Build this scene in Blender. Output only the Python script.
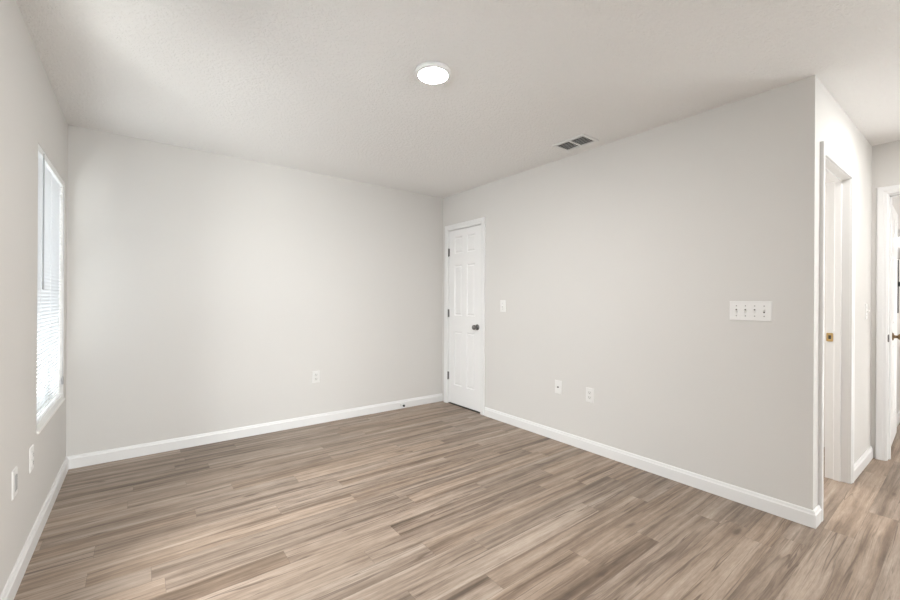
import bpy, bmesh, math, random
from mathutils import Vector, Matrix
random.seed(7)
for o in list(bpy.data.objects):
    bpy.data.objects.remove(o)
SC = bpy.context.scene
COL = SC.collection
PI = math.pi

# ------------------------------------------------------------------ camera
F, YAW, PITCH, ROLL = 403.88, 0.65351, 0.00017, 0.0057
CAM = Vector((0.415, -3.91833, 1.21276))
H = 2.44
fw = Vector((math.sin(YAW)*math.cos(PITCH), math.cos(YAW)*math.cos(PITCH), math.sin(PITCH)))
rt = fw.cross(Vector((0, 0, 1))).normalized()
up = rt.cross(fw)
c_, s_ = math.cos(ROLL), math.sin(ROLL)
r2, u2 = c_*rt + s_*up, -s_*rt + c_*up
cd = bpy.data.cameras.new('camera')
cd.sensor_fit = 'HORIZONTAL'; cd.sensor_width = 36.0; cd.lens = F/900*36
cd.clip_start = 0.02
cam = bpy.data.objects.new('camera', cd); COL.objects.link(cam)
M4 = Matrix((r2, u2, -fw)).transposed().to_4x4(); M4.translation = CAM
cam.matrix_world = M4
SC.camera = cam

# ------------------------------------------------------------------ world, lights, exposure
vs = SC.view_settings
vs.view_transform = 'Standard'; vs.look = 'None'; vs.gamma = 1.0; vs.use_curve_mapping = False
vs.exposure = 1.0
W = bpy.data.worlds.new('world'); SC.world = W; W.use_nodes = True
bg = W.node_tree.nodes['Background']
bg.inputs[0].default_value = (0.88, 0.94, 1.0, 1); bg.inputs[1].default_value = 0.5
SC.cycles.use_denoising = True
SC.cycles.max_bounces = 14; SC.cycles.diffuse_bounces = 10; SC.cycles.transparent_max_bounces = 16
SC.cycles.sample_clamp_indirect = 6.0


def area(name, loc, direction, sx, sy, watts, color, spread=PI):
    l = bpy.data.lights.new(name, 'AREA'); l.shape = 'RECTANGLE'
    l.size, l.size_y = sx, sy; l.energy = watts; l.color = color; l.spread = spread
    o = bpy.data.objects.new(name, l); COL.objects.link(o)
    o.location = loc
    o.rotation_euler = Vector(direction).to_track_quat('-Z', 'Y').to_euler()
    return o


# sky and sunlit ground at the blind window; the rest is added fill
area('sky_window', (-0.40, -0.59, 1.45), (1, 0.0, 0.0), 1.1, 1.9, 8, (0.96, 0.98, 1.0))
area('ground_window', (-0.75, -0.59, 0.10), (1, 0, 1.0), 1.3, 1.2, 9, (1.0, 0.99, 0.97))
area('second_window_fill', (-0.90, -2.85, 1.90), (1, 0.5, -0.2), 1.3, 1.2, 118, (0.99, 0.99, 1.0))  # added lamp, aimed through the unseen side window at the right wall
area('second_window_up_fill', (-0.90, -4.00, -0.10), (1, 1.9, 1.3), 1.1, 0.9, 78, (1.0, 0.99, 0.97))  # added lamp, thrown up at the ceiling near the back wall
area('patio_door_fill', (5.20, -5.75, 1.10), (-1, 0.0, 0), 1.9, 2.1, 50, (0.98, 0.99, 1.0))  # added lamp behind the unseen patio door
area('patio_door_up_fill', (6.0, -5.75, -0.05), (-1, 0, 0.9), 2.2, 1.4, 80, (1.0, 0.99, 0.97))  # added lamp, lifts the ceiling through the unseen patio door
area('rear_window_fill', (1.12, -13.0, 1.92), (0, 1, -0.03), 1.3, 1.3, 262, (0.99, 0.99, 1.0))  # added lamp far behind the viewer, brightens the left of the back wall
area('rear_window_up_fill', (1.05, -8.5, 0.0), (0, 1, 0.9), 1.8, 1.4, 50, (1.0, 0.99, 0.97))  # added lamp, lifts the ceiling from behind the viewer
area('rear_window_right_fill', (3.95, -13.0, 1.6), (0, 1, 0.0), 1.6, 1.4, 12, (0.99, 0.99, 1.0))  # added lamp behind the viewer, brightens the hall wall
area('rear_window_right_up_fill', (3.95, -8.5, 0.0), (0, 1, 0.9), 1.6, 1.4, 105, (1.0, 0.99, 0.97))  # added lamp behind the viewer, brightens the hall ceiling
area('bathroom_fill', (6.4, -4.6, 2.40), (0, 0, -1), 0.5, 0.5, 8, (1.0, 0.97, 0.94))  # added lamp without a fixture, brightens the room beyond the hall
area('bedroom_fill', (3.75, -1.10, 1.5), (0.15, -1, 0.0), 0.6, 1.2, 24, (1.0, 0.97, 0.93))  # added lamp inside the closed bedroom, lights the doorway jamb and floor


# ------------------------------------------------------------------ materials
def mat(name, color, rough=0.5, metal=0.0, spec=0.5):
    m = bpy.data.materials.new(name); m.use_nodes = True
    b = m.node_tree.nodes['Principled BSDF']
    b.inputs['Base Color'].default_value = (*color, 1)
    b.inputs['Roughness'].default_value = rough
    b.inputs['Metallic'].default_value = metal
    b.inputs['Specular IOR Level'].default_value = spec
    return m


class NT:
    def __init__(s, m): s.t = m.node_tree; s.n = s.t.nodes; s.l = s.t.links; s.b = s.n['Principled BSDF']
    def add(s, typ, **kw):
        n = s.n.new(typ)
        for k, v in kw.items(): setattr(n, k, v)
        return n
    def put(s, sock, v):
        if hasattr(v, 'links'): s.l.new(v, sock)
        else: sock.default_value = v
    def math(s, op, a, b=None, c=None):
        n = s.add('ShaderNodeMath', operation=op)
        s.put(n.inputs[0], a)
        if b is not None: s.put(n.inputs[1], b)
        if c is not None: s.put(n.inputs[2], c)
        return n.outputs[0]
    def xyz(s, x, y, z):
        n = s.add('ShaderNodeCombineXYZ')
        for i, v in enumerate((x, y, z)): s.put(n.inputs[i], v)
        return n.outputs[0]
    def ramp(s, fac, stops, interp='LINEAR'):
        n = s.add('ShaderNodeValToRGB'); s.put(n.inputs[0], fac); r = n.color_ramp; r.interpolation = interp
        while len(r.elements) < len(stops): r.elements.new(0.5)
        for e, (p, c) in zip(r.elements, stops): e.position = p; e.color = (*c, 1) if len(c) == 3 else c
        return n.outputs[0]
    def mix(s, fac, a, b, mode='MIX'):
        n = s.add('ShaderNodeMix', data_type='RGBA', blend_type=mode)
        s.put(n.inputs[0], fac); s.put(n.inputs[6], a); s.put(n.inputs[7], b)
        return n.outputs[2]
    def noise(s, vec, scale=1.0, detail=3.0, rough=0.5, dist=0.0):
        n = s.add('ShaderNodeTexNoise'); s.put(n.inputs['Vector'], vec)
        n.inputs['Scale'].default_value = scale; n.inputs['Detail'].default_value = detail
        n.inputs['Roughness'].default_value = rough; n.inputs['Distortion'].default_value = dist
        return n.outputs['Fac']
    def bump(s, h, strength, dist=0.01):
        n = s.add('ShaderNodeBump'); n.inputs['Strength'].default_value = strength; n.inputs['Distance'].default_value = dist
        s.put(n.inputs['Height'], h); s.l.new(n.outputs[0], s.b.inputs['Normal'])


def paint(name, color, rough, scale, strength, dist=0.004):
    m = mat(name, color, rough); t = NT(m)
    pos = t.add('ShaderNodeNewGeometry').outputs['Position']
    n1 = t.noise(pos, scale, 3.0, 0.55)
    n2 = t.noise(pos, scale*0.35, 2.0, 0.5)
    t.bump(t.math('ADD', n1, n2), strength, dist)
    v = t.noise(pos, 1.3, 2.0)
    c2 = tuple(x*0.965 for x in color)
    t.l.new(t.mix(v, (*color, 1), (*c2, 1)), t.b.inputs['Base Color'])
    return m


def knockdown(name, color):
    m = mat(name, color, 0.8); t = NT(m)
    pos = t.add('ShaderNodeNewGeometry').outputs['Position']
    n1 = t.noise(pos, 58.0, 3.0, 0.6, 0.4)
    r = t.ramp(n1, [(0.42, (0, 0, 0)), (0.58, (1, 1, 1))])
    n2 = t.noise(pos, 110.0, 2.0, 0.5)
    t.bump(t.math('ADD', r, t.math('MULTIPLY', n2, 0.35)), 0.75, 0.003)
    return m


def floor_mat():
    m = mat('oak_vinyl_plank', (0.4, 0.3, 0.22), 0.42); t = NT(m)
    pos = t.add('ShaderNodeNewGeometry').outputs['Position']
    sp = t.add('ShaderNodeSeparateXYZ'); t.l.new(pos, sp.inputs[0])
    x, y = sp.outputs[0], sp.outputs[1]
    WID, LEN = 0.1178, 1.22
    ry = t.math('DIVIDE', t.math('ADD', y, 3.185 + 40*WID), WID)
    row = t.math('FLOOR', ry); fy = t.math('FRACT', ry)
    wn = t.add('ShaderNodeTexWhiteNoise', noise_dimensions='1D'); t.put(wn.inputs['W'], row)
    rx = t.math('DIVIDE', t.math('ADD', t.math('ADD', x, 20.0), t.math('MULTIPLY', wn.outputs[0], LEN)), LEN)
    colm = t.math('FLOOR', rx); fx = t.math('FRACT', rx)
    wid = t.add('ShaderNodeTexWhiteNoise', noise_dimensions='2D'); t.l.new(t.xyz(row, colm, 0), wid.inputs['Vector'])
    sc = t.add('ShaderNodeSeparateColor'); t.l.new(wid.outputs['Color'], sc.inputs[0])
    ra, rb, rc = sc.outputs
    zo = t.math('MULTIPLY', rb, 37.0)
    X = lambda k: t.math('MULTIPLY', x, k)
    # the grain wanders a little sideways along each plank
    wob = t.math('SUBTRACT', t.noise(t.xyz(X(1.7), t.math('MULTIPLY', y, 3.0), zo), 1.0, 2.0), 0.5)
    yw = t.math('MULTIPLY_ADD', wob, 0.026, y)
    Y = lambda k: t.math('MULTIPLY', yw, k)
    # broad tone bands along the plank
    band = t.noise(t.xyz(X(0.60), Y(15.0), zo), 1.0, 3.0, 0.5, 0.3)
    mid = t.noise(t.xyz(X(1.5), Y(42.0), t.math('ADD', zo, 5.0)), 1.0, 3.0, 0.55, 0.2)
    fine = t.noise(t.xyz(X(16.0), Y(210.0), zo), 1.0, 3.0, 0.65)
    mott = t.noise(t.xyz(X(7.0), t.math('MULTIPLY', y, 16.0), t.math('ADD', zo, 2.0)), 1.0, 3.0, 0.6)
    tot = t.math('ADD', t.math('MULTIPLY', band, 0.52), t.math('ADD', t.math('MULTIPLY', mid, 0.36), t.math('MULTIPLY', mott, 0.12)))
    base = t.ramp(tot, [(0.34, (0.100, 0.071, 0.051)), (0.42, (0.190, 0.140, 0.104)), (0.495, (0.280, 0.214, 0.165)), (0.57, (0.362, 0.287, 0.229)), (0.66, (0.435, 0.356, 0.293))])
    tone = t.ramp(ra, [(0.0, (0.92, 0.917, 0.915)), (1.0, (1.05, 1.05, 1.05))])
    c = t.mix(1.0, base, tone, 'MULTIPLY')
    hue = t.ramp(rc, [(0.0, (1.02, 0.99, 0.955)), (0.5, (1.0, 1.0, 1.0)), (1.0, (0.98, 1.0, 1.02))])
    c = t.mix(1.0, c, hue, 'MULTIPLY')
    fg = t.ramp(fine, [(0.3, (0.76, 0.75, 0.74)), (0.62, (1.10, 1.10, 1.10))])
    c = t.mix(0.8, c, fg, 'MULTIPLY')
    # dark cracks and streaks
    strk = t.noise(t.xyz(X(0.7), Y(20.0), t.math('ADD', zo, 9.0)), 1.0, 2.0, 0.5, 0.5)
    smask = t.noise(t.xyz(X(1.4), Y(8.0), t.math('ADD', zo, 17.0)), 1.0, 2.0)
    line = t.ramp(strk, [(0.470, (0, 0, 0)), (0.5, (1, 1, 1)), (0.512, (0, 0, 0))])
    lm = t.math('MULTIPLY', line, t.ramp(smask, [(0.44, (0, 0, 0)), (0.56, (1, 1, 1))]))
    c = t.mix(t.math('MULTIPLY', lm, 0.80), c, (0.085, 0.055, 0.038, 1))
    st2 = t.noise(t.xyz(X(0.8), Y(33.0), t.math('ADD', zo, 23.0)), 1.0, 2.0, 0.5, 0.4)
    sm2 = t.noise(t.xyz(X(1.9), Y(10.0), t.math('ADD', zo, 31.0)), 1.0, 2.0)
    ln2 = t.ramp(st2, [(0.462, (0, 0, 0)), (0.495, (1, 1, 1)), (0.515, (0, 0, 0))])
    lm2 = t.math('MULTIPLY', ln2, t.ramp(sm2, [(0.45, (0, 0, 0)), (0.58, (1, 1, 1))]))
    c = t.mix(t.math('MULTIPLY', lm2, 0.55), c, (0.11, 0.075, 0.053, 1))
    # knots with a dark tail
    vo = t.add('ShaderNodeTexVoronoi', voronoi_dimensions='3D'); vo.inputs['Scale'].default_value = 1.0
    t.l.new(t.xyz(X(1.9), t.math('MULTIPLY', y, 7.5), zo), vo.inputs['Vector'])
    sk = t.add('ShaderNodeSeparateColor'); t.l.new(vo.outputs['Color'], sk.inputs[0])
    kd = t.math('MULTIPLY_ADD', t.math('SUBTRACT', mott, 0.5), 0.25, vo.outputs['Distance'])
    pick = t.math('GREATER_THAN', sk.outputs[0], 0.52)
    kn = t.math('MULTIPLY', t.ramp(kd, [(0.03, (1, 1, 1)), (0.11, (0, 0, 0))]), pick)
    halo = t.math('MULTIPLY', t.ramp(kd, [(0.06, (1, 1, 1)), (0.42, (0, 0, 0))]), pick)
    c = t.mix(t.math('MULTIPLY', halo, 0.30), c, (0.17, 0.118, 0.083, 1))
    c = t.mix(t.math('MULTIPLY', kn, 0.72), c, (0.075, 0.050, 0.035, 1))
    # seams
    ey = t.math('MINIMUM', fy, t.math('SUBTRACT', 1.0, fy))
    ex = t.math('MINIMUM', fx, t.math('SUBTRACT', 1.0, fx))
    sy = t.math('LESS_THAN', ey, 0.0085); sx = t.math('LESS_THAN', ex, 0.0009)
    seam = t.math('MAXIMUM', sy, sx)
    c = t.mix(t.math('MULTIPLY', seam, 0.38), c, (0.10, 0.07, 0.05, 1))
    t.l.new(c, t.b.inputs['Base Color'])
    rr = t.math('MULTIPLY_ADD', fine, 0.12, 0.40); t.l.new(rr, t.b.inputs['Roughness'])
    t.bump(t.math('SUBTRACT', t.math('MULTIPLY', fine, 0.25), seam), 0.18, 0.0015)
    return m


MW = paint('greige_wall_paint', (0.652, 0.639, 0.6195), 0.75, 190.0, 0.10, 0.002)
MC = knockdown('knockdown_ceiling', (0.834, 0.829, 0.820))
MT = mat('white_trim_paint', (0.76, 0.762, 0.762), 0.35)
MD = mat('white_door_paint', (0.80, 0.80, 0.80), 0.38)
MP = mat('white_plastic', (0.76, 0.755, 0.745), 0.35)
MPS = mat('off_white_plastic', (0.70, 0.695, 0.68), 0.4)
MDK = mat('dark_slot', (0.05, 0.048, 0.045), 0.6)
MNI = mat('dark_nickel', (0.20, 0.195, 0.19), 0.28, 1.0)
MSC = mat('screw_metal', (0.34, 0.33, 0.32), 0.4, 0.6)
MBR = mat('brass', (0.62, 0.44, 0.20), 0.35, 0.9)
MBZ = mat('antique_bronze', (0.23, 0.155, 0.085), 0.35, 0.9)
MBK = mat('black_rubber', (0.03, 0.03, 0.03), 0.6)
MGR = mat('grey_plastic', (0.42, 0.42, 0.42), 0.5)
MWD = mat('wand_grey', (0.38, 0.40, 0.41), 0.3)
MFR = mat('white_vinyl_frame', (0.82, 0.83, 0.83), 0.35)
MSI = paint('white_marble_sill', (0.82, 0.80, 0.77), 0.3, 12.0, 0.0)
MF = floor_mat()


def emit(name, color, strength):
    m = mat(name, color, 0.4); b = m.node_tree.nodes['Principled BSDF']
    b.inputs['Emission Color'].default_value = (*color, 1); b.inputs['Emission Strength'].default_value = strength
    return m


MLED = emit('led_lens', (1.0, 0.965, 0.93), 190.0)
MLEDH = emit('led_lens_hall', (1.0, 0.975, 0.95), 138.0)


def glass_mat():
    m = bpy.data.materials.new('window_glass'); m.use_nodes = True
    t = m.node_tree; t.nodes.clear()
    out = t.nodes.new('ShaderNodeOutputMaterial'); mx = t.nodes.new('ShaderNodeMixShader')
    tr = t.nodes.new('ShaderNodeBsdfTransparent'); gl = t.nodes.new('ShaderNodeBsdfGlossy'); fr = t.nodes.new('ShaderNodeFresnel')
    tr.inputs[0].default_value = (0.94, 0.96, 0.96, 1); gl.inputs['Roughness'].default_value = 0.02; fr.inputs[0].default_value = 1.45
    ge = t.nodes.new('ShaderNodeNewGeometry'); fm = t.nodes.new('ShaderNodeMath'); fm.operation = 'MULTIPLY_ADD'   # outer faces only
    t.links.new(ge.outputs['Backfacing'], fm.inputs[0]); fm.inputs[1].default_value = -1.0; fm.inputs[2].default_value = 1.0
    f2 = t.nodes.new('ShaderNodeMath'); f2.operation = 'MULTIPLY'
    t.links.new(fr.outputs[0], f2.inputs[0]); t.links.new(fm.outputs[0], f2.inputs[1])
    t.links.new(f2.outputs[0], mx.inputs[0]); t.links.new(tr.outputs[0], mx.inputs[1]); t.links.new(gl.outputs[0], mx.inputs[2])
    t.links.new(mx.outputs[0], out.inputs[0])
    return m


def slat_mat():
    m = bpy.data.materials.new('blind_slat_vinyl'); m.use_nodes = True
    t = m.node_tree; t.nodes.clear()
    out = t.nodes.new('ShaderNodeOutputMaterial'); mx = t.nodes.new('ShaderNodeMixShader')
    df = t.nodes.new('ShaderNodeBsdfDiffuse'); tl = t.nodes.new('ShaderNodeBsdfTranslucent')
    df.inputs[0].default_value = (0.86, 0.87, 0.88, 1); tl.inputs[0].default_value = (0.86, 0.88, 0.90, 1)
    mx.inputs[0].default_value = 0.30
    t.links.new(df.outputs[0], mx.inputs[1]); t.links.new(tl.outputs[0], mx.inputs[2]); t.links.new(mx.outputs[0], out.inputs[0])
    return m


MGL = glass_mat(); MSL = slat_mat()
MMI = mat('mirror_glass', (0.62, 0.63, 0.63), 0.08, 1.0)
ID = Matrix.Identity(4)


# ------------------------------------------------------------------ mesh helpers
def frame(origin, ex, ey, ez=(0, 0, 1)):
    m = Matrix((Vector(ex).normalized(), Vector(ey).normalized(), Vector(ez).normalized())).transposed().to_4x4()
    m.translation = Vector(origin); return m


def B(): return bmesh.new()


def box(bm, lo, hi, mx=ID, bev=0.0, seg=2):
    t = bmesh.new()
    bmesh.ops.create_cube(t, size=1.0)
    for v in t.verts:
        v.co = Vector([lo[i] + (v.co[i] + .5)*(hi[i]-lo[i]) for i in range(3)])
    if bev > 0:
        bmesh.ops.bevel(t, geom=t.edges[:], offset=bev, segments=seg, affect='EDGES', profile=0.5)
    merge(bm, t, mx)


def merge(bm, t, mx=ID):
    vm = {}
    for v in t.verts: vm[v] = bm.verts.new(mx @ v.co)
    for f in t.faces:
        try:
            nf = bm.faces.new([vm[v] for v in f.verts]); nf.smooth = f.smooth
        except ValueError: pass
    t.free()


def lathe(bm, prof, mx=ID, n=24, smooth=True):
    """prof: (radius, height) turned about local Z."""
    rings = []
    for r, h in prof:
        if r < 1e-6: rings.append([bm.verts.new(mx @ Vector((0, 0, h)))])
        else: rings.append([bm.verts.new(mx @ Vector((r*math.cos(2*PI*k/n), r*math.sin(2*PI*k/n), h))) for k in range(n)])
    for a, b in zip(rings, rings[1:]):
        for k in range(n):
            q = [a[k % len(a)], a[(k+1) % len(a)], b[(k+1) % len(b)], b[k % len(b)]]
            u = []
            for v in q:
                if v not in u: u.append(v)
            if len(u) > 2: bm.faces.new(u).smooth = smooth


def sweep(bm, prof, paths, mx=ID, closed_ends=True):
    """prof: list of (o,t); paths(o,t) -> list of points along the run."""
    rows = [[bm.verts.new(mx @ Vector(q)) for q in paths(o, t)] for o, t in prof]
    n = len(rows)
    for i in range(n):
        a, b = rows[i], rows[(i+1) % n]
        for k in range(len(a)-1):
            bm.faces.new([a[k], a[k+1], b[k+1], b[k]])
    if closed_ends:
        bm.faces.new([r[0] for r in rows]); bm.faces.new([r[-1] for r in reversed(rows)])


def obj(name, bm, m, parent=None, auto=True):
    bmesh.ops.remove_doubles(bm, verts=bm.verts[:], dist=1e-6)
    bmesh.ops.recalc_face_normals(bm, faces=bm.faces[:])
    me = bpy.data.meshes.new(name); bm.to_mesh(me); bm.free()
    me.materials.append(m)
    o = bpy.data.objects.new(name, me); COL.objects.link(o)
    if parent is not None: o.parent = parent
    return o


def at(o, mx):
    o.matrix_world = mx; return o


def tag(o, label, cat, group=None, kind=None):
    o['label'] = label; o['category'] = cat
    if group: o['group'] = group
    if kind: o['kind'] = kind
    return o


def thing(name, label, cat, mx=ID, group=None, kind=None):
    o = bpy.data.objects.new(name, None); COL.objects.link(o); o.empty_display_size = 0.05
    o.matrix_world = mx
    return tag(o, label, cat, group, kind)


def struct(name, bm, m, label, cat, parent=None):
    o = obj(name, bm, m, parent)
    return tag(o, label, cat, kind='structure') if parent is None else o


# ------------------------------------------------------------------ plan
WX = 3.301            # right wall
YC = -3.382           # its free end
EX = 4.961            # hall end wall
ah = math.radians(1.05)
HALL = frame((WX, YC, 0), (math.cos(ah), -math.sin(ah), 0), (math.sin(ah), math.cos(ah), 0))   # x along hall wall, y into it
T = 0.12
WIN = (-1.030, -0.140, 0.532, 2.0)
WIN2 = (-2.76, -1.85, 0.522, 2.0)  # added opening, out of view
DOOR_A = (-0.715, -0.103, 2.045)       # closet door opening in the right wall (y0, y1, top)
HB0, HB1 = 0.166, 0.884                # hall doorway along the hall wall
EB0, EB1 = -4.265, -3.503              # end wall doorway


def wall_with_holes(bm, a0, a1, z1, t0, t1, holes, mk):
    """mk(a, t, z) -> point; holes (a0,a1,z0,z1), not overlapping along a."""
    def bx(a, b, z0, z2):
        if b-a < 1e-5 or z2-z0 < 1e-5: return
        vs_ = [bm.verts.new(Vector(mk(A, Tt, Z))) for A in (a, b) for Tt in (t0, t1) for Z in (z0, z2)]
        for q in ((0, 1, 3, 2), (4, 6, 7, 5), (0, 4, 5, 1), (2, 3, 7, 6), (0, 2, 6, 4), (1, 5, 7, 3)):
            bm.faces.new([vs_[i] for i in q])
    cur = a0
    for h in sorted(holes):
        bx(cur, h[0], 0, z1); bx(h[0], h[1], 0, h[2]); bx(h[0], h[1], h[3], z1); cur = h[1]
    bx(cur, a1, 0, z1)


b = B(); box(b, (-0.2, -8.0, -0.1), (8.3, 0.2, 0)); struct('floor', b, MF, 'greyish brown wood plank floor running across the whole room', 'floor')
b = B(); box(b, (-0.2, -8.0, H), (8.3, 0.2, H+0.1)); struct('ceiling', b, MC, 'off-white knockdown textured ceiling over the whole room', 'ceiling')
b = B(); wall_with_holes(b, -7.75, 0.15, H, -0.15, 0, [WIN, WIN2], lambda a, t, z: (t, a, z))
struct('wall_left', b, MW, 'greige wall on the left with the blind-covered window', 'wall')
b = B(); box(b, (0, 0, 0), (EX+T, 0.15, H)); struct('wall_back', b, MW, 'greige blank wall at the back left of the room', 'wall')
b = B(); wall_with_holes(b, YC, 0, H, WX, WX+T, [(DOOR_A[0], DOOR_A[1], 0, DOOR_A[2])], lambda a, t, z: (t, a, z))
struct('wall_right', b, MW, 'long greige wall on the right carrying the switch plates and closet door', 'wall')
b = B(); wall_with_holes(b, 0.0, 1.662, H, 0.0, T, [(HB0-.018, HB1+.018, 0, 2.058)], lambda a, t, z: HALL @ Vector((a, t, z)))
struct('wall_hall', b, MW, 'short hall wall beyond the corner with an open doorway in it', 'wall')
PATIO = (-6.75, -4.75)  # added opening for the unseen glass door
RW0, RW1 = 0.20, 1.55               # added windows behind the viewer, there for their light
RX0, RX1 = 3.30, 4.60
b = B(); wall_with_holes(b, -7.6, 0, H, EX, EX+T, [(EB0-.018, EB1+.018, 0, 2.058), (PATIO[0], PATIO[1], 0, 2.15)], lambda a, t, z: (t, a, z))
struct('wall_end', b, MW, 'greige wall closing the hall at the far right', 'wall')
b = B(); wall_with_holes(b, 0, EX, H, -7.75, -7.6, [(RW0, RW1, 0.6, 2.1), (RX0, RX1, 0.6, 2.1)], lambda a, t, z: (a, t, z))
struct('wall_rear', b, MW, 'greige wall behind the viewer', 'wall')
b = B(); box(b, (WX+T, -1.02, 0), (EX, -0.92, H)); struct('wall_closet', b, MW, 'wall closing the closet behind the white door', 'wall')
b = B(); box(b, (EX+T, -3.43, 0), (7.9, -3.32, H)); struct('wall_bathroom_left', b, MW, 'greige wall of the room beyond the end doorway', 'wall')
b = B(); box(b, (7.9, -5.6, 0), (8.02, -3.32, H)); box(b, (EX+T, -5.6, 0), (7.9, -5.5, H))
struct('wall_bathroom_far', b, MW, 'far walls of the room beyond the end doorway', 'wall')

# ------------------------------------------------------------------ baseboards
BH, BT = 0.0895, 0.0155
BPROF = [(0, 0), (BT, 0), (BT, BH*0.76), (BT*0.72, BH*0.84), (BT*0.62, BH*0.94), (BT*0.40, BH), (0, BH)]


def baseboard(bm, p0, p1, nrm, m0, m1, mx=ID):
    p0, p1, n = Vector(p0), Vector(p1), Vector(nrm); d = (p1-p0).normalized()
    sweep(bm, [(o, z) for o, z in BPROF], lambda o, z: [p0 + n*o - d*m0*o + Vector((0, 0, z)), p1 + n*o + d*m1*o + Vector((0, 0, z))], mx)


CW = 0.058
b = B(); baseboard(b, (0, -7.6, 0), (0, 0, 0), (1, 0, 0), 0, -1)
struct('baseboard_left', b, MT, 'white baseboard along the window wall', 'baseboard')
b = B(); baseboard(b, (0, 0, 0), (WX, 0, 0), (0, -1, 0), -1, -1 if False else 0)
struct('baseboard_back', b, MT, 'white baseboard along the back wall with a door stop on it', 'baseboard')
b = B(); baseboard(b, (WX, DOOR_A[0]-CW+.002, 0), (WX, YC, 0), (-1, 0, 0), 0, 1)
hx = HALL.to_3x3() @ Vector((1, 0, 0)); hn = HALL.to_3x3() @ Vector((0, -1, 0)); P0 = HALL @ Vector((0, 0, 0))
baseboard(b, P0, HALL @ Vector((HB0-.005-CW, 0, 0)), hn, 1, 0)
struct('baseboard_right', b, MT, 'white baseboard of the long right wall wrapping its corner', 'baseboard')
b = B(); baseboard(b, HALL @ Vector((HB1+.005+CW, 0, 0)), HALL @ Vector((1.662, 0, 0)), hn, 0, -1)
struct('baseboard_hall', b, MT, 'short white baseboard between the two hall doorways', 'baseboard')
b = B(); baseboard(b, (EX, EB0-.005-CW, 0), (EX, PATIO[1]+.005, 0), (-1, 0, 0), 0, 0)
struct('baseboard_end', b, MT, 'white baseboard on the hall end wall', 'baseboard')
b = B(); baseboard(b, (6.02, -3.43, 0), (7.9, -3.43, 0), (0, -1, 0), 0, 0)
struct('baseboard_bathroom', b, MT, 'white baseboard in the room beyond the hall', 'baseboard')

# ------------------------------------------------------------------ casings and jambs
CPROF = [(0, 0), (0, .009), (.004, .012), (.018, .013), (.024, .0165), (.050, .0175), (CW-.003, .0165), (CW, .013), (CW, 0)]


def casing(bm, a0, a1, z1, mx):
    """U of casing round an opening a0..a1 x 0..z1 in the local XZ plane, standing out towards -Y."""
    r = .005
    sweep(bm, CPROF, lambda o, t: [(a0-r-o, -t, 0), (a0-r-o, -t, z1+r+o), (a1+r+o, -t, z1+r+o), (a1+r+o, -t, 0)], mx)


def jamb(bm, a0, a1, z1, depth, stop, mx, th=.018, bev=.0015):
    box(bm, (a0-th, 0, 0), (a0, depth, z1+th), mx); box(bm, (a1, 0, 0), (a1+th, depth, z1+th), mx)
    box(bm, (a0, 0, z1), (a1, depth, z1+th), mx)
    s0, s1 = stop
    box(bm, (a0-.001, s0, 0), (a0+.011, s1, z1), mx, .002, 1); box(bm, (a1-.011, s0, 0), (a1+.001, s1, z1), mx, .002, 1)
    box(bm, (a0, s0, z1-.011), (a1, s1, z1+.001), mx, .002, 1)


# closet door: local x runs towards the viewer (-y), local y into the wall (+x)
DA = frame((WX, DOOR_A[1], 0), (0, -1, 0), (1, 0, 0))
DW = DOOR_A[1]-DOOR_A[0]
b = B(); casing(b, 0.018, DW-.018, DOOR_A[2]-.018, DA); jamb(b, .018, DW-.018, DOOR_A[2]-.018, T, (.042, .075), DA)
struct('trim_1', b, MT, 'white casing around the closed closet door in the corner', 'door frame')
b = B(); casing(b, HB0, HB1, 2.040, HALL); jamb(b, HB0, HB1, 2.040, T, (.040, .075), HALL)
tr2 = struct('trim_2', b, MT, 'white casing and jamb of the open doorway in the hall wall', 'door frame')
# end doorway: local x runs towards -y, local y into the wall (+x)
DE = frame((EX, EB1, 0), (0, -1, 0), (1, 0, 0))
b = B(); casing(b, 0, EB1-EB0, 2.040, DE); jamb(b, 0, EB1-EB0, 2.040, T, (.050, .085), DE)
tr3 = struct('trim_3', b, MT, 'white casing of the doorway at the far end of the hall', 'door frame')


# strike plates (latch keepers) let into the jambs
def strike(mx, m, parent, name='strike_plate'):
    """plate in the local XZ plane facing -Y."""
    t = bmesh.new()
    box(t, (-.017, -.0015, -.029), (.017, .0005, .029), ID, .004, 2)
    bmm = B(); merge(bmm, t, mx)
    o = obj(name, bmm, m, parent)
    o['label'] = 'brass latch plate' if m is MBR else 'dark latch plate'
    bmm = B(); box(bmm, (-.007, -.0022, -.013), (.007, -.0008, .013), mx)
    obj('latch_hole', bmm, MDK, o)
    return o


# on right jamb of the hall doorway, facing local -x
strike(HALL @ frame((HB1, .098, .972), (0, -1, 0), (1, 0, 0)), MBR, tr2)
# on the left jamb of the end doorway, near the front edge, facing -y
strike(DE @ frame((0.0, .017, .938), (0, 1, 0), (-1, 0, 0)), MNI, tr3)


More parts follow.
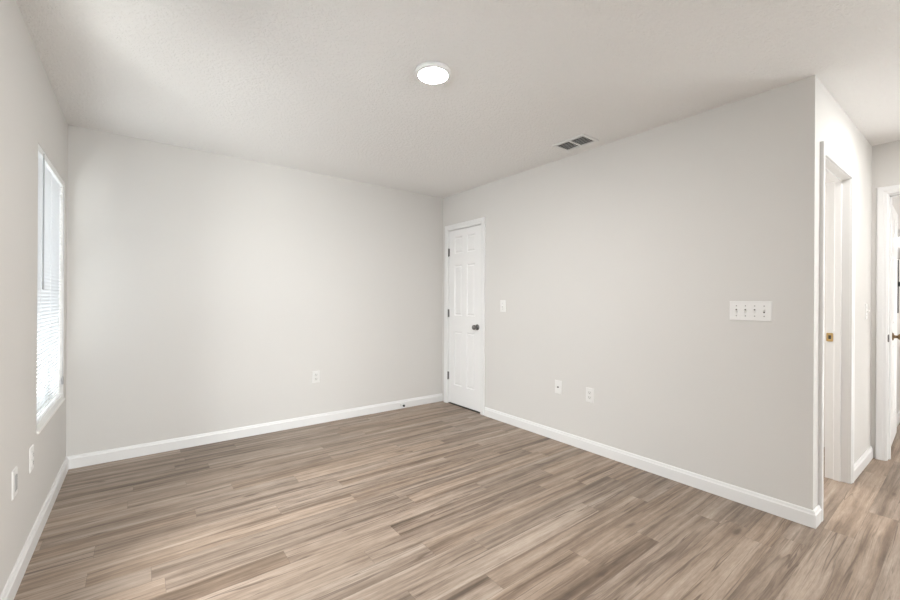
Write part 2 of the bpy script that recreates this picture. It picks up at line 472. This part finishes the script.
# ------------------------------------------------------------------ six panel closet door
def six_panel(w, h, th, mx, stile=.105, mull=.085):
    """slab with panels on its -Y face."""
    t = bmesh.new()
    pw = (w-2*stile-mull)/2
    xs = [0, stile, stile+pw, stile+pw+mull, w-stile, w]
    zs = [0, .215, .835, 1.02, 1.60, 1.735, 1.925, h]
    g = [[t.verts.new((x, 0, z)) for z in zs] for x in xs]
    panels = []
    for i in range(5):
        for j in range(7):
            f = t.faces.new([g[i][j], g[i+1][j], g[i+1][j+1], g[i][j+1]])
            if i in (1, 3) and j in (1, 3, 5): panels.append(f)
    bmesh.ops.recalc_face_normals(t, faces=t.faces[:])
    for f in panels:
        if f.normal.y > 0: f.normal_flip()
    for f in t.faces:
        if f.normal.y > 0: f.normal_flip()
    bmesh.ops.inset_individual(t, faces=panels, thickness=.010, depth=-.0075)
    bmesh.ops.inset_individual(t, faces=panels, thickness=.012, depth=0.0)
    bmesh.ops.inset_individual(t, faces=panels, thickness=.016, depth=.0055)
    bm = B(); merge(bm, t, mx)
    # sides and back
    box(bm, (0, .0085, 0), (w, th, h), mx)
    for (x0, x1, z0, z1) in ((0, 0.0005, 0, h), (w-.0005, w, 0, h)):
        box(bm, (x0, 0, z0), (x1, .009, z1), mx)
    box(bm, (0, 0, h-.0005), (w, .009, h), mx); box(bm, (0, 0, 0), (w, .009, .0005), mx)
    return bm


SW = DW-.036-.006
DS = DA @ Matrix.Translation((.021, .004, .016))
d1 = tag(obj('door_1', six_panel(SW, 2.006, .035, DS), MD), 'closed white six panel closet door in the far corner', 'door', kind='structure')


def knob(mx, m, parent):
    """turned about local Z which points out of the door."""
    bm = B()
    lathe(bm, [(0, 0), (.032, 0), (.032, .004), (.029, .008), (.016, .010), (.0125, .014), (.0115, .026), (.013, .030),
               (.021, .034), (.0265, .042), (.0275, .050), (.025, .058), (.018, .0635), (.008, .066), (0, .0665)], mx, 28)
    o = obj('knob', bm, m, parent); return o


kb = knob(DS @ frame((SW-.060, 0, .905), (1, 0, 0), (0, 0, 1), (0, -1, 0)), MNI, d1); kb['label'] = 'dark nickel round knob'
for z in (0.325, 1.058, 1.772):
    bm = B()
    mx = DA @ Matrix.Translation((.0195, -.005, z-.0445))
    lathe(bm, [(0, -.004), (.003, -.003), (.0055, 0), (.0058, .0), (.0058, .089), (.0055, .089), (.003, .092), (0, .093)], mx, 12)
    box(bm, (.000, .002, 0), (.013, .0095, .089), mx); box(bm, (-.013, .002, 0), (0, .0095, .089), mx)
    hg = obj('hinge', bm, MNI, d1); hg['label'] = 'dark metal hinge'

# black strip standing in for the shade in the gap under the door
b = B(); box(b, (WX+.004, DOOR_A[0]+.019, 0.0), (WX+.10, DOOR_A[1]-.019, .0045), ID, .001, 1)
struct('door_gap_shade', b, MBK, 'black strip standing in for the shaded gap under the closet door', 'shaded gap')

# ------------------------------------------------------------------ windows
def window(name, wn, label):
    y0, y1, z0, z1 = wn
    root = thing(name, label, 'window', ID, None, 'structure')
    bm = B(); fx0, fx1 = -.125, -.075; s = .042
    box(bm, (fx0, y0, z0), (fx1, y0+s, z1), ID, .003); box(bm, (fx0, y1-s, z0), (fx1, y1, z1), ID, .003)
    box(bm, (fx0, y0+s-.004, z0), (fx1, y1-s+.004, z0+s), ID, .003); box(bm, (fx0, y0+s-.004, z1-s), (fx1, y1-s+.004, z1), ID, .003)
    obj('window_frame', bm, MFR, root)
    zm = (z0+z1)/2
    for k, (a, c, xo) in enumerate(((z0+s, zm+.015, .012), (zm-.015, z1-s, -.012))):
        bm = B(); r = .030; x0, x1 = -.105+xo-.010, -.105+xo+.010
        ya, yb = y0+s-.003, y1-s+.003
        box(bm, (x0, ya, a), (x1, ya+r, c), ID, .002); box(bm, (x0, yb-r, a), (x1, yb, c), ID, .002)
        box(bm, (x0, ya+r-.002, a), (x1, yb-r+.002, a+r), ID, .002); box(bm, (x0, ya+r-.002, c-r), (x1, yb-r+.002, c), ID, .002)
        sh = obj('sash', bm, MFR, root)
        bm = B(); box(bm, (-.105+xo-.003, ya+r-.004, a+r-.004), (-.105+xo+.003, yb-r+.004, c-r+.004))
        obj('pane', bm, MGL, sh)
    bm = B(); box(bm, (-.075, y0+.0005, z0-.012), (.010, y1-.0005, z0+.003), ID, .004, 3)
    o = obj('window_sill', bm, MSI, root); o['label'] = 'white marble sill'
    return root


window('window_1', WIN, 'tall narrow window in the left wall behind a white blind')
window('added_window_2', WIN2, 'added window in the left wall beside the viewer, out of view')  # added out of view to let in light
b = B()
for (y0, y1) in ((PATIO[0], -5.72), (-5.78, PATIO[1])):
    s = .06
    box(b, (EX+.03, y0, 0), (EX+.08, y0+s, 2.15), ID, .003); box(b, (EX+.03, y1-s, 0), (EX+.08, y1, 2.15), ID, .003)
    box(b, (EX+.03, y0+s, 0), (EX+.08, y1-s, s), ID, .003); box(b, (EX+.03, y0+s, 2.15-s), (EX+.08, y1-s, 2.15), ID, .003)
pd = struct('added_door_2', b, MFR, 'added white framed sliding glass door, out of view behind the viewer on the right', 'door')  # added out of view as a source of light
b = B(); box(b, (EX+.052, PATIO[0]+.05, .05), (EX+.058, -5.77, 2.10)); box(b, (EX+.052, -5.73, .05), (EX+.058, PATIO[1]-.05, 2.10)); obj('pane', b, MGL, pd)
for nm, xa_, xb_, lab in (('added_window_3', RW0, RW1, 'added left window in the wall behind the viewer'), ('added_window_4', RX0, RX1, 'added right window in the wall behind the viewer')):  # both added to light the back wall and the hall
    b = B(); s = .05
    for xa, xb in ((xa_, xa_+s), (xb_-s, xb_)): box(b, (xa, -7.70, .6), (xb, -7.65, 2.1), ID, .003)
    for za, zb in ((.6, .6+s), (2.1-s, 2.1)): box(b, (xa_+s, -7.70, za), (xb_-s, -7.65, zb), ID, .003)
    w3 = struct(nm, b, MFR, lab, 'window')
    b = B(); box(b, (xa_+.04, -7.678, .64), (xb_-.04, -7.672, 2.06)); obj('pane', b, MGL, w3)

# ------------------------------------------------------------------ mini blind
y0, y1, z0, z1 = WIN
BX = -.021
bl = thing('window_blind', 'white horizontal mini blind hanging in the narrow left window', 'blind', Matrix.Translation((BX, (y0+y1)/2, z1)))
iv = bl.matrix_world.inverted()
bm = B(); box(bm, (BX-.019, y0+.012, z1-.036), (BX+.019, y1-.012, z1-.001), iv, .002); obj('headrail', bm, MFR, bl)
bm = B(); pitch = .0205; tilt = math.radians(-66); hw = .0125
zt, zb = z1-.050, z0+.040
n = int((zt-zb)/pitch)
for k in range(n+1):
    zc = zt-k*pitch
    up_, dn_ = [], []
    for s in (-1, -.5, 0, .5, 1):
        crown = .0018*(1-s*s)
        dx = s*hw*math.cos(tilt) + crown*math.sin(tilt); dz = -s*hw*math.sin(tilt) + crown*math.cos(tilt)
        up_.append([bm.verts.new(iv @ Vector((BX+dx, yy, zc+dz))) for yy in (y0+.006, y1-.006)])
        dn_.append([bm.verts.new(iv @ Vector((BX+dx-.0004*math.sin(tilt), yy, zc+dz-.0004*math.cos(tilt)))) for yy in (y0+.006, y1-.006)])
    for A in (up_, dn_):
        for i in range(4):
            bm.faces.new([A[i][0], A[i+1][0], A[i+1][1], A[i][1]]).smooth = True
obj('slats', bm, MSL, bl)
zl = zt-(n+1)*pitch+.004
bm = B(); box(bm, (BX-.012, y0+.006, zl-.012), (BX+.012, y1-.006, zl), iv, .003); obj('bottom_rail', bm, MFR, bl)
for yy in (y0+.14, (y0+y1)/2, y1-.14):
    bm = B()
    for dx in (-.0125, .0125): box(bm, (BX+dx-.0006, yy-.0008, zl-.002), (BX+dx+.0006, yy+.0008, z1-.03), iv)
    obj('ladder_cord', bm, MFR, bl)
bm = B()
wp = Vector((BX+.030, y0+.085, z1-.045))
lathe(bm, [(0, -.70), (.0045, -.698), (.0045, -.66), (.0035, -.655), (.0035, -.02), (.0018, -.01), (.0018, .012), (0, .0125)], iv @ Matrix.Translation(wp), 8)
wd = obj('tilt_wand', bm, MWD, bl); wd['label'] = 'grey tilt wand'
bm = B()
cp = Vector((BX+.020, y1-.030, z1-.04))
lathe(bm, [(0, -1.33), (.006, -1.33), (.0075, -1.30), (.003, -1.275), (.0012, -1.27), (.0012, .004), (0, .004)], iv @ Matrix.Translation(cp), 8)
o = obj('lift_cord', bm, MGR, bl); o['label'] = 'grey lift cord with tassel'

# ------------------------------------------------------------------ ceiling light
def led(x, y, label, lens=MLED):
    cl = thing('ceiling_light', label, 'ceiling light', Matrix.Translation((x, y, H)), 'round LED ceiling lights')
    bm = B(); lathe(bm, [(.078, -.026), (.080, -.027), (.090, -.024), (.0945, -.012), (.0955, 0), (0, 0), ], ID, 56); obj('trim_ring', bm, MT, cl)
    bm = B(); lathe(bm, [(0, -.034), (.025, -.0338), (.050, -.032), (.068, -.029), (.0785, -.0245), (.0785, -.022), (0, -.022)], ID, 48); obj('lens', bm, lens, cl)


led(1.655, -2.14, 'round white flush LED light glowing on the ceiling of the empty room')
led(4.00, -3.98, 'round white flush LED light on the hall ceiling', MLEDH)
led(1.672, -5.80, 'added round white flush LED light on the unseen ceiling behind the viewer')  # added lamp, out of view

# ------------------------------------------------------------------ ceiling vent
vx0, vx1, vy0, vy1 = 2.988, 3.186, -2.160, -1.870
VC = Matrix.Translation(((vx0+vx1)/2, (vy0+vy1)/2, H))
cv = thing('ceiling_vent', 'white rectangular air vent with two louvred halves on the ceiling', 'vent', VC)
hx_, hy_ = (vx1-vx0)/2, (vy1-vy0)/2
bm = B(); fl = .026; tk = .008
for lo, hi in (((-hx_, -hy_, -tk), (hx_, -hy_+fl, 0)), ((-hx_, hy_-fl, -tk), (hx_, hy_, 0)), ((-hx_, -hy_+fl-.003, -tk), (-hx_+fl, hy_-fl+.003, 0)), ((hx_-fl, -hy_+fl-.003, -tk), (hx_, hy_-fl+.003, 0))):
    box(bm, lo, hi, ID, .0025)
obj('frame', bm, MT, cv)
bm = B(); box(bm, (-hx_+fl-.002, -.008, -tk), (hx_-fl+.002, .008, 0), ID, .0015); obj('divider', bm, MT, cv)
bm = B(); box(bm, (-hx_+fl-.004, -hy_+fl-.004, -.0012), (hx_-fl+.004, hy_-fl+.004, -.0002)); o = obj('duct_shade_plate', bm, mat('vent_shade', (0.10, 0.095, 0.09), 0.8), cv); o['label'] = 'dark plate standing in for the shaded duct behind the louvres'  # dark colour carries the shade of the duct; the ceiling is uncut
nl = 6
for sgn in (-1, 1):
    for k in range(nl):
        xc = -hx_+fl + (k+.5)*(2*hx_-2*fl)/nl
        ya, yb = (.006, hy_-fl+.001) if sgn > 0 else (-hy_+fl-.001, -.006)
        bm = B(); rmx = Matrix.Translation((xc, 0, -.0045)) @ Matrix.Rotation(math.radians(-38), 4, 'Y')
        box(bm, (-.0068, ya, -.0005), (.0068, yb, .0005), rmx); obj('louver', bm, MT, cv)


# ------------------------------------------------------------------ wall plates; local frame: x right, z up, -y out of the wall
def plate_mesh(w, h, t=.0055):
    bm = B(); r = .0045
    t_ = bmesh.new()
    pr = [(0, 0), (0, -.0015), (.0012, -t*.62), (r, -t)]
    rings = []
    for o, y in pr: rings.append([t_.verts.new((sx*(w/2-o), y, sz*(h/2-o))) for sx, sz in ((-1, -1), (1, -1), (1, 1), (-1, 1))])
    for a, c in zip(rings, rings[1:]):
        for k in range(4): t_.faces.new([a[k], a[(k+1) % 4], c[(k+1) % 4], c[k]])
    t_.faces.new(rings[-1]); t_.faces.new(list(reversed(rings[0])))
    merge(bm, t_); return bm


def screw(parent, x, z, t=.0055, m=None):
    bm = B(); lathe(bm, [(.0035, 0), (.0035, .0006), (.002, .0013), (0, .0014)], frame((x, -t, z), (1, 0, 0), (0, 0, 1), (0, -1, 0)), 12)
    obj('screw', bm, m or MSC, parent)


def outlet(mx, label):
    r = thing('wall_outlet', label, 'outlet', mx, 'duplex outlets on the walls')
    obj('plate', plate_mesh(.074, .117), MP, r)
    for s in (-1, 1):
        bm = B(); box(bm, (-.0165, -.0085, s*.0195-.0145), (.0165, -.004, s*.0195+.0145), ID, .0035, 2)
        rc = obj('receptacle', bm, MPS, r)
        bm = B()
        box(bm, (-.0080, -.0090, s*.0195-.001), (-.0058, -.0083, s*.0195+.008)); box(bm, (.0058, -.0090, s*.0195), (.0080, -.0083, s*.0195+.007))
        lathe(bm, [(0, 0), (.0026, 0), (.0026, .0007), (0, .0007)], frame((0, -.0083, s*.0195-.0075), (1, 0, 0), (0, 0, 1), (0, -1, 0)), 12)
        obj('slots', bm, MDK, rc)
    screw(r, 0, 0, m=MP); return r


def toggle(parent, x, on=True):
    bm = B(); box(bm, (x-.0055, -.0068, -.0125), (x+.0055, -.0045, .0125), ID, .001, 1)
    o = obj('switch_collar', bm, MPS, parent)
    bm = B(); s = 1 if on else -1
    rm = Matrix.Translation((x, -.006, 0)) @ Matrix.Rotation(math.radians(-24*s), 4, 'X')
    box(bm, (-.0042, -.0145, -.0045), (.0042, .001, .0045), rm, .0012, 2)
    obj('toggle', bm, MP, parent)
    bm = B(); box(bm, (x-.0038, -.0071, -.0105 if on else .002), (x+.0038, -.0066, -.002 if on else .0105)); obj('slot_shade', bm, MDK, o)  # dark box stands in for the shade beside the lever


def switch(mx, label, states, w):
    r = thing('light_switch', label, 'light switch', mx)
    obj('plate', plate_mesh(w, .118), MP, r)
    nn = len(states)
    for k, st in enumerate(states):
        x = (k-(nn-1)/2)*.046
        toggle(r, x, st); screw(r, x, .030); screw(r, x, -.030)
    return r


RW = lambda y, z: frame((WX, y, z), (0, -1, 0), (1, 0, 0))       # right wall, seen from the room: right = -y
LW = lambda y, z: frame((0, y, z), (0, 1, 0), (-1, 0, 0))        # left wall: right = +y
BW = lambda x, z: frame((x, 0, z), (1, 0, 0), (0, 1, 0))
HW = lambda a, z: HALL @ frame((a, 0, z), (1, 0, 0), (0, 1, 0))

switch(RW(-3.095, 1.158), 'wide white four-toggle switch plate on the right wall', (False, False, False, True), .212)
switch(RW(-1.025, 1.155), 'small white single switch beside the closet door', (True,), .072)
switch(HW(1.44, 1.145), 'white single switch in the hall between the two doorways', (True,), .072)
outlet(RW(-2.018, .452), 'white duplex outlet low on the right wall, beside the cable plate')
outlet(BW(1.775, .457), 'white duplex outlet low on the back wall')
outlet(LW(-1.160, .440), 'white duplex outlet on the window wall just below the sill')

cx = thing('cable_plate', 'white cable jack plate low on the right wall, left of the outlet', 'cable plate', RW(-1.707, .463))
obj('plate', plate_mesh(.072, .116), MP, cx)
bm = B(); lathe(bm, [(0, 0), (.0075, 0), (.0075, .003), (.0048, .0035), (.0048, .011), (.0015, .011), (.0015, .008), (0, .008)], frame((0, -.0055, 0), (1, 0, 0), (0, 0, 1), (0, -1, 0)), 16)
o = obj('connector', bm, MNI, cx); o['label'] = 'dark metal threaded jack'
screw(cx, 0, .042, m=MP); screw(cx, 0, -.042, m=MP)

gp = thing('wall_plate', 'white wall plate with ribbed grey insert, nearest the viewer on the window wall', 'wall plate', LW(-1.487, .442))
obj('plate', plate_mesh(.074, .117), MP, gp)
bm = B(); box(bm, (-.0165, -.0075, -.033), (.0165, -.004, .033), ID, .001, 1)
for k in range(9): box(bm, (-.013, -.009, -.030+k*.007), (.013, -.0070, -.0265+k*.007), ID, .0006, 1)
o = obj('insert', bm, MGR, gp); o['label'] = 'ribbed grey insert'

# door stop screwed to the back baseboard
ds = thing('door_stop', 'small white door stop with dark rubber tip on the back baseboard', 'door stop', frame((2.722, -BT, .046), (1, 0, 0), (0, 0, 1), (0, -1, 0)))
bm = B(); lathe(bm, [(0, 0), (.012, 0), (.012, .003), (.0055, .006), (.0045, .010), (.0045, .060), (0, .060)], ID, 16); obj('rod', bm, MT, ds)
bm = B(); lathe(bm, [(.0045, .0575), (.012, .059), (.0135, .064), (.0125, .073), (.006, .077), (0, .077)], ID, 16); obj('rubber_tip', bm, MBK, ds)

# ------------------------------------------------------------------ room beyond the hall
d3 = B()
D3 = frame((5.40, -3.484, .010), (1, .03, 0), (-.03, 1, 0))
d3 = tag(obj('door_3', six_panel(.60, 2.02, .03, D3), MD), 'white door folded against the wall of the room beyond the hall', 'door', kind='structure')
kk = knob(D3 @ frame((.06, 0, .915), (1, 0, 0), (0, 0, 1), (0, -1, 0)), MBZ, d3); kk['label'] = 'bronze knob'
mr = thing('wall_mirror', 'narrow grey mirror with a dark side edge on the wall beyond the hall', 'mirror', frame((6.165, -3.43, 1.35), (1, 0, 0), (0, 1, 0)))
bm = B(); box(bm, (-.135, -.012, -.28), (.135, -.0005, .28), ID, .002); obj('glass', bm, MMI, mr)
bm = B(); box(bm, (.125, -.020, -.24), (.140, -.0005, .28), ID, .002); box(bm, (.115, -.032, .02), (.150, -.0195, .065), ID, .003)
o = obj('side_edge', bm, MBK, mr); o['label'] = 'dark side edge with a small catch'
vl = thing('vanity_light', 'small grey wall light glowing above the narrow mirror beyond the hall', 'wall light', frame((6.26, -3.43, 1.79), (1, 0, 0), (0, 1, 0)))
bm = B(); box(bm, (-.23, -.020, -.145), (.23, -.0005, .145), ID, .006, 2); obj('backplate', bm, mat('brushed_steel', (0.5, 0.5, 0.49), 0.35, 0.8), vl)
bm = B(); lathe(bm, [(0, -.19), (.022, -.185), (.030, -.17), (.030, .17), (.022, .185), (0, .19)], frame((0, -.048, .01), (0, 0, 1), (0, 1, 0), (-1, 0, 0)), 16)
obj('glass_shade', bm, emit('frosted_lamp_glass', (1.0, 0.97, 0.93), 3.0), vl)
